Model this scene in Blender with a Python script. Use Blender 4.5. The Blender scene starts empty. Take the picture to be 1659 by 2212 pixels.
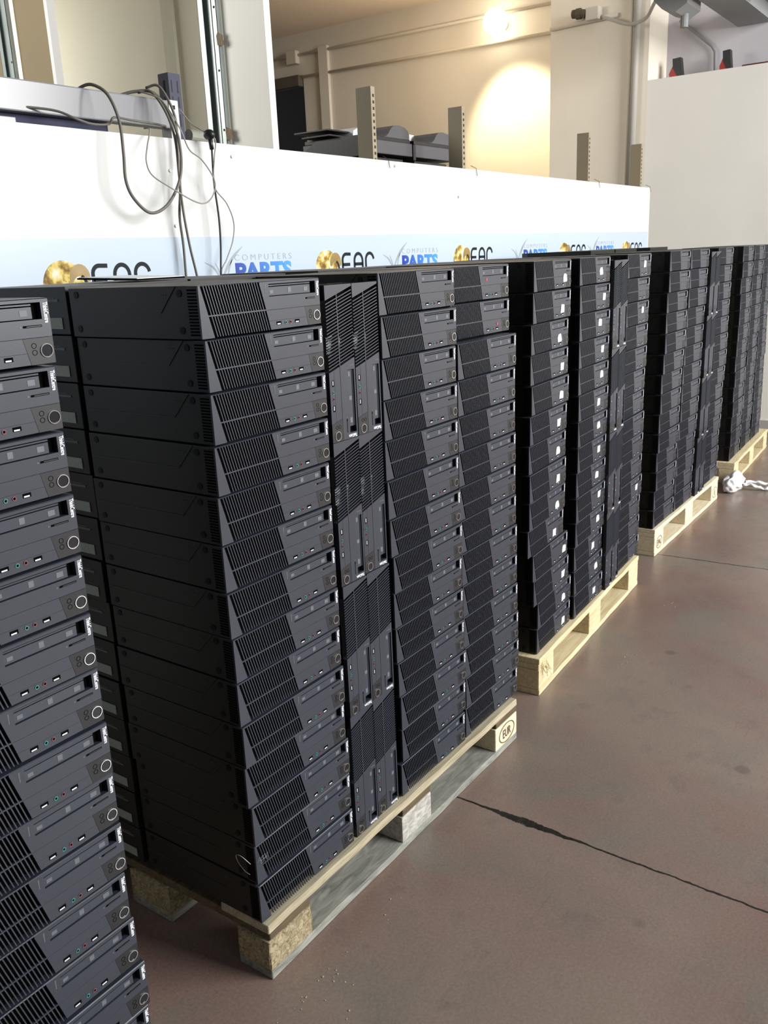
import bpy, bmesh, math, random
from mathutils import Vector, Matrix
random.seed(7)
S = bpy.context.scene
C = S.collection

# ---------------------------------------------------------------- camera
yaw, pitch, roll, fpx = 0.62386, 0.28332, -0.043495, 1901.2
fw = Vector((math.cos(yaw)*math.cos(pitch), math.sin(yaw)*math.cos(pitch), -math.sin(pitch)))
rt = Vector((math.sin(yaw), -math.cos(yaw), 0))
up = rt.cross(fw)
r2 = rt*math.cos(roll) + up*math.sin(roll)
u2 = up*math.cos(roll) - rt*math.sin(roll)
cam_d = bpy.data.cameras.new('camera')
cam = bpy.data.objects.new('camera', cam_d); C.objects.link(cam)
M = Matrix((r2, u2, -fw)).transposed().to_4x4()
M.translation = (-1.1270, -1.1914, 1.5479)
cam.matrix_world = M
cam_d.sensor_fit = 'VERTICAL'; cam_d.sensor_height = 36.0
cam_d.lens = 36.0*fpx/2212.0
cam_d.clip_start = 0.02; cam_d.clip_end = 100
S.camera = cam
# ---------------------------------------------------------------- light and exposure
S.view_settings.view_transform = 'Standard'; S.view_settings.look = 'None'
S.view_settings.gamma = 1.0; S.view_settings.use_curve_mapping = False
S.view_settings.exposure = 0.0
w = bpy.data.worlds.new('daylight'); S.world = w; w.use_nodes = True
bg = w.node_tree.nodes['Background']
bg.inputs[0].default_value = (0.84, 0.92, 1.0, 1); bg.inputs[1].default_value = 0.16

def area(name, loc, target, sx, sy, power, col):
    d = bpy.data.lights.new(name, 'AREA'); d.shape = 'RECTANGLE'; d.size = sx; d.size_y = sy
    d.energy = power; d.color = col
    o = bpy.data.objects.new(name, d); C.objects.link(o); o.location = loc
    o.rotation_euler = (Vector(target)-Vector(loc)).to_track_quat('-Z', 'Y').to_euler()
    return o
area('daylight_gate', (3.7, -6.7, 3.7), (3.3, 0.8, 1.3), 5.0, 3.4, 1180, (1.0, 0.99, 0.975))
area('inner_room_fill', (0.3, 4.9, 3.3), (4.3, 4.6, 3.0), 2.2, 1.2, 130, (1.0, 0.98, 0.92))  # added fill light, no actual window; brightens the space behind the partition
area('side_room_fill', (3.45, 7.6, 3.2), (4.5, 5.2, 2.7), 1.6, 1.2, 75, (1.0, 0.985, 0.93))  # added fill behind the brown board, brightens the beige wall; no window there

# ---------------------------------------------------------------- helpers
def bm_obj(name, bm, mats, parent=None, smooth=False):
    bmesh.ops.recalc_face_normals(bm, faces=bm.faces[:])
    me = bpy.data.meshes.new(name); bm.to_mesh(me); bm.free()
    for m in (mats if isinstance(mats, (list, tuple)) else [mats]): me.materials.append(m)
    if smooth:
        for p in me.polygons: p.use_smooth = True
    o = bpy.data.objects.new(name, me); C.objects.link(o)
    if parent: o.parent = parent
    return o
def box(bm, x0, x1, y0, y1, z0, z1, mi=0, bev=0.0):
    t = bmesh.new() if bev else bm
    vs = [t.verts.new((x, y, z)) for x in (x0, x1) for y in (y0, y1) for z in (z0, z1)]
    for f in ((0,1,3,2),(4,6,7,5),(0,4,5,1),(2,3,7,6),(0,2,6,4),(1,5,7,3)):
        fc = t.faces.new([vs[i] for i in f]); fc.material_index = mi
    if bev:
        bmesh.ops.bevel(t, geom=t.edges[:], offset=bev, segments=2, profile=.6, affect='EDGES')
        for f in t.faces: f.material_index = mi
        merge(bm, t)
    return bm
def merge(bm, t):
    me = bpy.data.meshes.new('t'); t.to_mesh(me); t.free(); bm.from_mesh(me); bpy.data.meshes.remove(me)
def prism(bm, pts, y0, y1, mi=0, s=0.001):
    """polygon in x,z (mm by default) pushed from y0 to y1 (m)"""
    a = [bm.verts.new((x*s, y0, z*s)) for x, z in pts]
    b = [bm.verts.new((x*s, y1, z*s)) for x, z in pts]
    n = len(pts)
    fs = [bm.faces.new(a), bm.faces.new(b[::-1])]
    for i in range(n): fs.append(bm.faces.new((a[i], b[i], b[(i+1) % n], a[(i+1) % n])))
    for f in fs: f.material_index = mi
def disc(bm, cx, cz, r, y0, y1, n=20, mi=0, ri=0.0):
    """cylinder or ring facing -y"""
    if ri <= 0:
        prism(bm, [(cx+r*math.cos(2*math.pi*i/n), cz+r*math.sin(2*math.pi*i/n)) for i in range(n)], y0, y1, mi, 1.0)
        return
    rings = []
    for (rr, yy) in ((r, y1), (r, y0), (ri, y0), (ri, y1)):
        rings.append([bm.verts.new((cx+rr*math.cos(2*math.pi*i/n), yy, cz+rr*math.sin(2*math.pi*i/n))) for i in range(n)])
    for k in range(4):
        A, B = rings[k], rings[(k+1) % 4]
        for i in range(n):
            f = bm.faces.new((A[i], A[(i+1) % n], B[(i+1) % n], B[i])); f.material_index = mi
def catmull(pts, k=6):
    P = [Vector(p) for p in pts]; out = []
    P = [P[0]*2-P[1]] + P + [P[-1]*2-P[-2]]
    for i in range(1, len(P)-2):
        for j in range(k):
            t = j/k; a, b, c, d = P[i-1:i+3]
            out.append(0.5*((2*b)+(c-a)*t+(2*a-5*b+4*c-d)*t*t+(3*b-a-3*c+d)*t*t*t))
    out.append(P[-2]); return out
def tube(bm, pts, r, n=8, mi=0):
    prev = None; N = None
    for i, p in enumerate(pts):
        d = (pts[min(i+1, len(pts)-1)]-pts[max(i-1, 0)]).normalized()
        if N is None:
            N = d.orthogonal().normalized()
        N = (N-d*N.dot(d)).normalized(); B = d.cross(N)
        ring = [bm.verts.new(p+(N*math.cos(2*math.pi*k/n)+B*math.sin(2*math.pi*k/n))*r) for k in range(n)]
        if prev:
            for k in range(n):
                f = bm.faces.new((prev[k], prev[(k+1) % n], ring[(k+1) % n], ring[k])); f.material_index = mi
        else: bm.faces.new(ring[::-1])
        prev = ring
    bm.faces.new(prev)
def tag(o, label, cat, group=None):
    o['label'] = label; o['category'] = cat
    if group: o['group'] = group
    return o
def struct(o): o['kind'] = 'structure'; return o
def empty(name, loc=(0,0,0), rot=(0,0,0)):
    o = bpy.data.objects.new(name, None); C.objects.link(o); o.location = loc; o.rotation_euler = rot
    o.empty_display_size = .05; return o
_txt = {}
def text_bm(s, width, height, thick=0.0004, bold=0.0, font_gap=1.0):
    """text lying in the x,z plane, lower left at the origin, facing -y, fitted to width x height"""
    key = (s, bold, font_gap)
    if key not in _txt:
        cu = bpy.data.curves.new('t', 'FONT'); cu.body = s; cu.size = 1; cu.offset = bold; cu.resolution_u = 3
        cu.space_character = font_gap
        ob = bpy.data.objects.new('t', cu); C.objects.link(ob)
        dg = bpy.context.evaluated_depsgraph_get(); me = bpy.data.meshes.new_from_object(ob.evaluated_get(dg))
        C.objects.unlink(ob); bpy.data.objects.remove(ob)
        vs = [tuple(v.co) for v in me.vertices]; fs = [tuple(p.vertices) for p in me.polygons]
        x0 = min(v[0] for v in vs); x1 = max(v[0] for v in vs); y0 = min(v[1] for v in vs); y1 = max(v[1] for v in vs)
        _txt[key] = ([((v[0]-x0)/(x1-x0), (v[1]-y0)/(y1-y0)) for v in vs], fs)
    vs, fs = _txt[key]
    bm = bmesh.new()
    V = [bm.verts.new((x*width, 0, z*height)) for x, z in vs]
    for f in fs:
        try: bm.faces.new([V[i] for i in f])
        except ValueError: pass
    r = bmesh.ops.extrude_face_region(bm, geom=bm.faces[:])
    bmesh.ops.translate(bm, vec=(0, -thick, 0), verts=[g for g in r['geom'] if isinstance(g, bmesh.types.BMVert)])
    return bm

# ---------------------------------------------------------------- materials
def mat(name, col, rough=.5, metal=0.0, spec=.5, noise=0.0, nscale=20, bump=0.0, bscale=200, emit=None, coat=0.0):
    m = bpy.data.materials.new(name); m.use_nodes = True; nt = m.node_tree; b = nt.nodes['Principled BSDF']
    b.inputs['Base Color'].default_value = (*col, 1); b.inputs['Roughness'].default_value = rough
    b.inputs['Metallic'].default_value = metal; b.inputs['Specular IOR Level'].default_value = spec
    b.inputs['Coat Weight'].default_value = coat
    tc = nt.nodes.new('ShaderNodeTexCoord')
    if noise:
        n = nt.nodes.new('ShaderNodeTexNoise'); n.inputs['Scale'].default_value = nscale; n.inputs['Detail'].default_value = 5
        nt.links.new(tc.outputs['Object'], n.inputs['Vector'])
        mx = nt.nodes.new('ShaderNodeMix'); mx.data_type = 'RGBA'
        mx.inputs['A'].default_value = (*[c*(1-noise) for c in col], 1); mx.inputs['B'].default_value = (*[min(1, c*(1+noise)) for c in col], 1)
        nt.links.new(n.outputs['Fac'], mx.inputs['Factor']); nt.links.new(mx.outputs['Result'], b.inputs['Base Color'])
    if bump:
        n = nt.nodes.new('ShaderNodeTexNoise'); n.inputs['Scale'].default_value = bscale
        nt.links.new(tc.outputs['Object'], n.inputs['Vector'])
        bp = nt.nodes.new('ShaderNodeBump'); bp.inputs['Strength'].default_value = bump; bp.inputs['Distance'].default_value = .001
        nt.links.new(n.outputs['Fac'], bp.inputs['Height']); nt.links.new(bp.outputs['Normal'], b.inputs['Normal'])
    if emit:
        b.inputs['Emission Color'].default_value = (*emit[0], 1); b.inputs['Emission Strength'].default_value = emit[1]
    return m
BEZ = mat('bezel_plastic', (.026,.031,.045), .35, spec=.6, bump=.05, bscale=900)
BEZD = mat('panel_dark_plastic', (.012,.0125,.015), .42)
CASE = mat('case_steel_black', (.0085,.0088,.0078), .46, spec=.4, bump=.05, bscale=700)
BLK = mat('black_void', (.0015,.0015,.0016), .8, spec=.05)
GROOVE = mat('case_groove', (.035,.035,.033), .5)
RUB = mat('rubber_foot', (.0055,.0055,.005), .6, spec=.25)
TRAY = mat('drive_tray', (.030,.036,.052), .34, spec=.6)
MARK = mat('drive_marks', (.12,.13,.15), .5)
CHR = mat('button_ring_metal', (.80,.80,.80), .18, metal=1)
BTN = mat('button_face', (.010,.011,.014), .22, spec=.35)
WHT = mat('white_print', (.85,.87,.9), .5)
GRYP = mat('grey_print', (.22,.23,.25), .5)
USBM = mat('usb_tongue', (.75,.76,.78), .4)
TEAL = mat('teal_jack', (.05,.26,.23), .4)
PINK = mat('pink_jack', (.20,.06,.07), .4)
REDM = mat('red_mark', (.65,.03,.03), .5)
PAPER = mat('paper_tag', (.86,.87,.87), .7)
LABEL = mat('silver_label', (.28,.31,.28), .55, noise=.35, nscale=260)
SLOTL = mat('grey_slot_trim', (.085,.09,.085), .5)

def wood(name, c1, c2, sc=(1.2, 16, 16), rough=.75, spots=0.0, emph=.55):
    m = bpy.data.materials.new(name); m.use_nodes = True; nt = m.node_tree; b = nt.nodes['Principled BSDF']
    b.inputs['Roughness'].default_value = rough; b.inputs['Specular IOR Level'].default_value = .25
    tc = nt.nodes.new('ShaderNodeTexCoord'); mp = nt.nodes.new('ShaderNodeMapping'); mp.inputs['Scale'].default_value = sc
    oi = nt.nodes.new('ShaderNodeObjectInfo'); nt.links.new(tc.outputs['Object'], mp.inputs['Vector'])
    mul = nt.nodes.new('ShaderNodeMath'); mul.operation = 'MULTIPLY'; mul.inputs[1].default_value = 13
    nt.links.new(oi.outputs['Random'], mul.inputs[0]); nt.links.new(mul.outputs[0], mp.inputs['Location'])
    n = nt.nodes.new('ShaderNodeTexNoise'); n.inputs['Scale'].default_value = 5; n.inputs['Detail'].default_value = 8; n.inputs['Distortion'].default_value = 1.2
    nt.links.new(mp.outputs[0], n.inputs['Vector'])
    r = nt.nodes.new('ShaderNodeValToRGB'); r.color_ramp.elements[0].position = .5-emph*.5; r.color_ramp.elements[1].position = .5+emph*.3
    r.color_ramp.elements[0].color = (*c2, 1); r.color_ramp.elements[1].color = (*c1, 1)
    nt.links.new(n.outputs['Fac'], r.inputs[0]); nt.links.new(r.outputs[0], b.inputs['Base Color'])
    bp = nt.nodes.new('ShaderNodeBump'); bp.inputs['Strength'].default_value = .35; bp.inputs['Distance'].default_value = .002
    nt.links.new(n.outputs['Fac'], bp.inputs['Height']); nt.links.new(bp.outputs['Normal'], b.inputs['Normal'])
    return m
W_OLD = wood('old_pallet_board', (.50,.44,.31), (.27,.23,.15))
W_GREY = wood('weathered_board', (.34,.34,.30), (.13,.14,.12), sc=(2, 9, 9), emph=.5)
W_NEW = wood('fresh_pine_board', (.72,.62,.40), (.50,.39,.21))
W_PALE = wood('pale_pine_board', (.78,.70,.52), (.62,.50,.31))
W_CHIP = wood('pressed_chip_block', (.44,.37,.23), (.13,.10,.055), sc=(20, 20, 20), emph=.45)
W_WHITE = wood('whitened_block', (.55,.53,.49), (.22,.21,.18), sc=(6, 12, 12))
W_SHADED = wood('shaded_old_board', (.16,.12,.07), (.06,.045,.03))  # old board with the shade under the stack's side put into its colour
INK = mat('burnt_stamp', (.10,.055,.03), .8)
INKR = mat('red_stamp', (.36,.13,.06), .8, noise=.5, nscale=60)

# ---------------------------------------------------------------- floor
def floor_mat():
    m = bpy.data.materials.new('red_brown_concrete'); m.use_nodes = True; nt = m.node_tree; b = nt.nodes['Principled BSDF']; L = nt.links
    tc = nt.nodes.new('ShaderNodeTexCoord')
    def noise(sc, det=6, rough=.6, dist=0.0):
        n = nt.nodes.new('ShaderNodeTexNoise'); n.inputs['Scale'].default_value = sc; n.inputs['Detail'].default_value = det
        n.inputs['Roughness'].default_value = rough; n.inputs['Distortion'].default_value = dist
        L.new(tc.outputs['Object'], n.inputs['Vector']); return n.outputs['Fac']
    def ramp(src, p0, c0, p1, c1):
        r = nt.nodes.new('ShaderNodeValToRGB'); e = r.color_ramp.elements
        e[0].position = p0; e[0].color = (*c0, 1); e[1].position = p1; e[1].color = (*c1, 1); L.new(src, r.inputs[0]); return r.outputs[0]
    def mix(f, a, bb, mode='MIX'):
        x = nt.nodes.new('ShaderNodeMix'); x.data_type = 'RGBA'; x.blend_type = mode
        for k, v in (('Factor', f), ('A', a), ('B', bb)):
            if isinstance(v, (int, float)): x.inputs[k].default_value = v
            elif isinstance(v, tuple): x.inputs[k].default_value = (*v, 1)
            else: L.new(v, x.inputs[k])
        return x.outputs['Result']
    base = ramp(noise(.9, 4, .55), .38, (.178,.102,.084), .64, (.235,.176,.140))
    base = mix(ramp(noise(2.6, 5, .6, .6), .50, (0,0,0), .70, (1,1,1)), base, (.165,.148,.122))
    base = mix(ramp(noise(7, 6, .7), .55, (0,0,0), .75, (.6,.6,.6)), base, (.112,.082,.070))
    base = mix(.22, base, ramp(noise(140, 4, .7), .3, (.06,.05,.045), .7, (.36,.30,.27)))
    # scratches: stretched noise
    mp = nt.nodes.new('ShaderNodeMapping'); mp.inputs['Rotation'].default_value = (0, 0, .6); mp.inputs['Scale'].default_value = (1.2, 26, 1)
    L.new(tc.outputs['Object'], mp.inputs['Vector'])
    ns = nt.nodes.new('ShaderNodeTexNoise'); ns.inputs['Scale'].default_value = 3.2; ns.inputs['Detail'].default_value = 3; L.new(mp.outputs[0], ns.inputs['Vector'])
    base = mix(ramp(ns.outputs['Fac'], .70, (0,0,0), .76, (.45,.45,.45)), base, (.09,.072,.062))
    # round drips
    vo = nt.nodes.new('ShaderNodeTexVoronoi'); vo.inputs['Scale'].default_value = 3.1; L.new(tc.outputs['Object'], vo.inputs['Vector'])
    base = mix(ramp(vo.outputs['Distance'], .055, (.55,.55,.55), .085, (0,0,0)), base, (.10,.082,.075))
    # saw-cut joints across the aisle, with a crumbled stretch on the nearer one
    sp = nt.nodes.new('ShaderNodeSeparateXYZ'); L.new(tc.outputs['Object'], sp.inputs[0])
    def M_(op, a, c=None, d=None):
        n = nt.nodes.new('ShaderNodeMath'); n.operation = op
        for i, v in enumerate((a, c, d)):
            if v is None: continue
            if isinstance(v, (int, float)): n.inputs[i].default_value = v
            else: L.new(v, n.inputs[i])
        return n.outputs[0]
    wob = M_('MULTIPLY', M_('SUBTRACT', noise(16, 3), .5), .016)
    total = None
    for (x0, sl, wd, crumble) in ((.818, .018, .0014, True), (3.205, -.05, .0022, False)):
        xx = M_('ADD', M_('SUBTRACT', sp.outputs[0], x0), M_('MULTIPLY', sp.outputs[1], -sl))
        dist = M_('ABSOLUTE', M_('ADD', xx, wob))
        wv = M_('ADD', M_('MULTIPLY', noise(30, 2), .004), wd)
        if crumble:
            g = M_('EXPONENT', M_('MULTIPLY', M_('POWER', M_('ADD', sp.outputs[1], .245), 2.0), -95.0))
            wv = M_('ADD', wv, M_('MULTIPLY', g, M_('ADD', M_('MULTIPLY', noise(38, 5, .75), .034), -.0060)))
        msk = M_('LESS_THAN', dist, wv)
        total = msk if total is None else M_('MAXIMUM', total, msk)
    base = mix(total, base, ramp(noise(60, 3), .4, (.009,.008,.006), .7, (.030,.026,.019)))
    L.new(base, b.inputs['Base Color'])
    rr = ramp(noise(3.5, 6, .65), .35, (.24,.24,.24), .7, (.48,.48,.48)); L.new(rr, b.inputs['Roughness'])
    b.inputs['Specular IOR Level'].default_value = .45
    bp = nt.nodes.new('ShaderNodeBump'); bp.inputs['Strength'].default_value = .25; bp.inputs['Distance'].default_value = .004
    L.new(M_('SUBTRACT', M_('MULTIPLY', noise(24, 5), .35), total), bp.inputs['Height']); L.new(bp.outputs['Normal'], b.inputs['Normal'])
    return m
bm = bmesh.new(); box(bm, -7, 10, -8, 9.5, -.1, 0)
struct(bm_obj('floor', bm, floor_mat()))

# ---------------------------------------------------------------- walls of the hall
PW = mat('white_panel_gloss', (.62,.625,.615), .34, bump=.03, bscale=3)
PLAST = mat('cream_plaster', (.70,.67,.60), .85, noise=.05, nscale=2.5, bump=.15, bscale=60)
PLASTW = mat('white_plaster', (.84,.82,.765), .8, noise=.04, nscale=3, bump=.15, bscale=60)
PLASTC = mat('lamp_tinted_plaster', (.82,.76,.64), .85, noise=.05, nscale=3, bump=.15, bscale=60)  # cream plaster with the wall lamp's warm light tinted into its colour
BEIGE = mat('beige_board_wall', (.46,.45,.365), .8, noise=.05, nscale=1.4)
BEIGED = mat('beige_batten', (.36,.35,.28), .8)
BROWN = mat('brown_board', (.20,.155,.09), .75, noise=.12, nscale=2)
LILAC = mat('lilac_grey_plaster', (.52,.50,.53), .85, noise=.05, nscale=2)
CEILM = mat('ceiling_plaster', (.90,.80,.71), .9)
SKIRT = mat('grey_skirting', (.42,.40,.38), .6, noise=.12, nscale=5)
GREYW = mat('grey_room_paint', (.24,.23,.25), .85)
STEELB = mat('painted_beam_grey', (.24,.25,.25), .6, noise=.15, nscale=4)

bm = bmesh.new(); box(bm, -3.2, 5.665, 1.15, 1.20, 0, 1.945)
wl = struct(bm_obj('wall_left', bm, PW))
bm = bmesh.new()
box(bm, 6.6, 6.75, -8, 1.53, 0, 2.83)
box(bm, 6.75, 8.2, -8, 1.53, 2.73, 2.83)
struct(bm_obj('wall_far', bm, PLASTW))
bm = bmesh.new(); box(bm, 6.6, 8.2, 1.53, 2.392, 0, 4.3); struct(bm_obj('wall_far_pillar', bm, PLASTC))
bm = bmesh.new(); box(bm, 7.05, 7.15, -8, 1.53, 2.83, 3.92)
struct(bm_obj('wall_recess', bm, LILAC))
bm = bmesh.new(); box(bm, 6.585, 6.6, -8, 1.53, 0, .10); struct(bm_obj('baseboard_far', bm, SKIRT))
bm = bmesh.new()
box(bm, 7.1, 7.2, 2.392, 5.565, 0, 4.3); box(bm, 7.1, 7.2, 5.565, 6.6, 3.485, 4.3); box(bm, 7.1, 7.2, 6.6, 9.5, 0, 4.3)
box(bm, 7.06, 7.1, 5.19, 5.31, 0, 3.72)
struct(bm_obj('wall_back', bm, PLAST))
bm = bmesh.new(); box(bm, 9.5, 9.6, 4, 9.5, 0, 4.3); box(bm, 7.2, 9.5, 5.2, 5.25, 0, 4.3)
struct(bm_obj('wall_side_room', bm, GREYW))
bm = bmesh.new(); box(bm, 2.6, 10, 1.21, 9.5, 3.9, 4.0); struct(bm_obj('ceiling', bm, CEILM))
bm = bmesh.new(); box(bm, 6.75, 8.2, -8, 1.53, 3.92, 4.0); struct(bm_obj('ceiling_recess', bm, LILAC))
bm = bmesh.new(); box(bm, 3.0, 3.05, 2.452, 2.775, 0, 3.9)
struct(bm_obj('wall_pillar', bm, PLASTW))
bm = bmesh.new(); box(bm, 4.5, 4.6, 4.0, 9.5, 0, 3.9); struct(bm_obj('wall_inner', bm, BEIGE))
bm = bmesh.new(); box(bm, 4.47, 4.5, 4.74, 4.87, 0, 3.9); struct(bm_obj('trim_1', bm, BEIGED))
bm = bmesh.new(); box(bm, 3.02, 3.05, 4.395, 4.76, 0, 3.9); box(bm, 3.02, 3.05, 4.93, 6.2, 0, 3.9); struct(bm_obj('wall_board', bm, BROWN))
bm = bmesh.new(); box(bm, 3.0, 3.06, 4.362, 4.395, 0, 3.9); struct(bm_obj('light_slit_strip', bm, PW))  # white strip standing in for a bright slit of light at the board edge
bm = bmesh.new(); box(bm, 4.2, 8.2, .70, .96, 3.2, 3.34); box(bm, 4.2, 8.2, .40, .70, 3.30, 3.34)
struct(bm_obj('trim_3', bm, STEELB))

# ---------------------------------------------------------------- desktop computer
W_, H_, D_ = .336, .0965, .375
def make_parts(detail):
    P = []
    # case
    bm = bmesh.new()
    box(bm, .002, W_-.002, .031, D_, .001, H_-.0005, 0, .0012)
    for x in (.0008,):      # left side: groove, feet
        prism_yz(bm, [(.37,.0478),(.37,.0490),(.105,.0490),(.105,.0478)], .0005, .0025, 1)
        prism_yz(bm, [(.105,.0478),(.105,.0490),(.062,.0950),(.0605,.0950)], .0005, .0025, 1)
    for (y, z) in ((.352,.083),(.352,.017),(.052,.083),(.052,.017)):
        disc_x(bm, .0008, .003, y, z, .0068, 2)
    # right side: grey trim and label
    prism_yz(bm, [(.285,.0665),(.285,.0715),(.348,.0715),(.348,.0665)], W_-.0025, W_-.0008, 3)
    prism_yz(bm, [(.300,.0735),(.300,.0750),(.335,.0750),(.335,.0735)], W_-.0025, W_-.0012, 3)
    for k in range(3): box(bm, .0004, .002, .088+k*.006, .0905+k*.006, .080, .0812, 3)
    P.append(('case', bm, [CASE, GROOVE, RUB, SLOTL], None))
    # front bezel
    bm = bmesh.new()
    prism(bm, [(0,0),(30.8,0),(4.7,96),(0,96)], 0, .004)
    prism(bm, [(.4,.4),(30,.4),(4.7,95.6),(.4,95.6)], .004, .031, 2)
    # lip along the top
    for (x0, x1, z0) in ((0, .158, .0950), (.158, W_, .0905)):
        vs = []
        for x in (x0, x1):
            vs.append([bm.verts.new((x, y, z)) for y, z in ((0,z0),(0,H_-.0016),(.0016,H_),(.031,H_),(.031,z0))])
        bm.faces.new(vs[0]); bm.faces.new(vs[1][::-1])
        for i in range(5): bm.faces.new((vs[0][i], vs[0][(i+1)%5], vs[1][(i+1)%5], vs[1][i]))
    prism(bm, [(158.3,90.5),(165.2,66),(183,66),(183,90.5)], 0, .031)
    prism(bm, [(323.2,90.5),(323.2,66),(336,66),(336,90.5)], 0, .031)
    prism(bm, [(165.2,66),(172.4,40.2),(336,40.2),(336,66)], 0, .031)
    prism(bm, [(172.7,39.5),(178.4,18.4),(291.6,18.4),(287,39.5)], .0004, .031)
    prism(bm, [(178.5,18.0),(183.0,1),(295.6,1),(291.8,18.0)], .0006, .031)
    box(bm, .004, W_-.001, .014, .0305, .001, .0945, 1)     # dark inside
    n = 15
    for k in range(n):       # ribs wrapping round the left side
        z = .006+k*.0058
        box(bm, -.0004, .001, .006, .029, z, z+.0030, 1)
    P.append(('front_bezel', bm, [BEZ, BLK, CASE], None))
    # grille
    bm = bmesh.new()
    ns = 22
    for k in range(1, ns):
        xt = 4.7+k*(152.0/ns); wd = 2.1
        def X(z): return xt+26.3*(96-z)/96.0
        prism(bm, [(X(1),1),(X(1)+wd,1),(X(95.4)+wd,95.4),(X(95.4),95.4)], .0002, .0032)
    prism(bm, [(19.4,41.9),(20.1,39.4),(173.0,39.4),(172.2,41.9)], 0, .006)
    P.append(('vent_grille', bm, BEZ, None))
    # control corner
    bm = bmesh.new(); prism(bm, [(287.3,39.5),(296.0,.8),(336,.8),(336,39.5)], .0002, .031)
    if detail > 1:
        disc(bm, .3037, .0285, .0042, -.0001, .001, 12, 1, .0034); disc(bm, .3037, .0185, .0042, -.0001, .001, 12, 1, .0034)
    P.append(('control_panel', bm, [BEZD, BLK], None))
    # power button
    bm = bmesh.new(); nn = 24 if detail > 1 else 14
    rg = [[bm.verts.new((.3232+r_*math.cos(2*math.pi*i/nn), y_, .0200+r_*math.sin(2*math.pi*i/nn))) for i in range(nn)] for r_, y_ in ((.0106,.0008),(.0106,-.0006),(.0103,-.0014),(.0092,-.0014),(.0090,-.0004),(.0090,.0008))]
    for A_, B_ in zip(rg, rg[1:]):
        for i in range(nn): bm.faces.new((A_[i], A_[(i+1) % nn], B_[(i+1) % nn], B_[i]))
    disc(bm, .3232, .0200, .0091, -.0003, .001, nn, 1)
    P.append(('power_button', bm, [CHR, BTN], None))
    # optical drive
    bm = bmesh.new()
    box(bm, .183, .3232, .010, .0305, .066, .0905, 1)
    box(bm, .1845, .3095, .0030, .012, .0675, .0842, 0)
    box(bm, .1845, .3095, .0026, .012, .0862, .0885, 0)
    for (x, z0, z1, ww) in ((.1885,.0715,.0780,.010),(.2420,.0715,.0815,.009),(.2900,.0715,.0800,.012)):
        box(bm, x, x+ww, .0026, .0035, z0, z1, 2)
    P.append(('optical_drive', bm, [TRAY, BLK, MARK], None))
    # lettering at the right edge, read from top to bottom
    t = text_bm('ThinkCentre', .0300, .0078, bold=.02)
    for v in t.verts:
        x, y, z = v.co; v.co = (.3268+z, y-.0001, .0902-x)
    P.append(('white_lettering', t, WHT, None))
    if detail > 1:
        t = text_bm('lenovo', .0165, .0030)
        for v in t.verts:
            x, y, z = v.co; v.co = (.1725+z, y-.0001, .0890-x)
        P.append(('grey_lettering', t, GRYP, None))
    bm = bmesh.new(); box(bm, .2905, .3212, -.0002, .001, .0548, .0582, 0); box(bm, .296, .320, -.0006, .001, .0556, .0572, 1)
    disc(bm, .2865, .0565, .0014, -.0003, .001, 8, 2)
    P.append(('card_slot', bm, [BLK, BEZD, MARK], None))
    if detail > 0:
        for x0 in (.1995, .2545):
            bm = bmesh.new(); box(bm, x0, x0+.0135, -.0001, .001, .0092, .0158, 0); box(bm, x0+.0012, x0+.0105, -.0006, .001, .0100, .0122, 1)
            P.append(('usb_port', bm, [BLK, USBM], None))
        for x0, m_ in ((.2268, TEAL), (.2405, PINK)):
            bm = bmesh.new(); disc(bm, x0, .0122, .0034, -.0004, .001, 14, 0, .0022); disc(bm, x0, .0122, .0022, -.0002, .001, 10, 1)
            P.append(('audio_jack', bm, [m_, BLK], None))
    return P
def prism_yz(bm, pts, x0, x1, mi=0):
    a = [bm.verts.new((x0, y, z)) for y, z in pts]; b = [bm.verts.new((x1, y, z)) for y, z in pts]; n = len(pts)
    fs = [bm.faces.new(a), bm.faces.new(b[::-1])]
    for i in range(n): fs.append(bm.faces.new((a[i], b[i], b[(i+1)%n], a[(i+1)%n])))
    for f in fs: f.material_index = mi
def disc_x(bm, x0, x1, y, z, r, mi, n=12):
    prism_yz(bm, [(y+r*math.cos(2*math.pi*i/n), z+r*math.sin(2*math.pi*i/n)) for i in range(n)], x0, x1, mi)

PARTS = {}
for d in (2, 1, 0):
    L = []
    for name, bm, mats, _ in make_parts(d):
        if name != 'case':
            for v in bm.verts: v.co.z = .0022+v.co.z*.9700
        o = bm_obj(name, bm, mats); C.objects.unlink(o); L.append(o)
    PARTS[d] = L
bm = bmesh.new(); prism_yz(bm, [(.292,.012),(.292,.0345),(.354,.0345),(.354,.012)], W_-.0015, W_-.0002, 0)
LBL = bm_obj('rating_label', bm, LABEL); C.objects.unlink(LBL)
TAGS = []
for k in range(6):
    rr = random.Random(k); bm = bmesh.new()
    base = [(0,0),(13,0),(14,5),(13.5,16),(9,20.5),(1,20),(-1,12)] if k % 2 else [(0,0),(13,1),(14,19),(1,20)]
    prism(bm, [(x*2.5+rr.uniform(-3,3), z*1.35+rr.uniform(-1.5,1.5)) for x, z in base], -.0007, -.0003)
    o = bm_obj('paper_tag', bm, PAPER); C.objects.unlink(o); TAGS.append(o)
bm = bmesh.new(); disc(bm, 0, 0, .004, -.0006, .0, 10)
DOT = bm_obj('red_dot', bm, REDM); C.objects.unlink(DOT)

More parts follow.
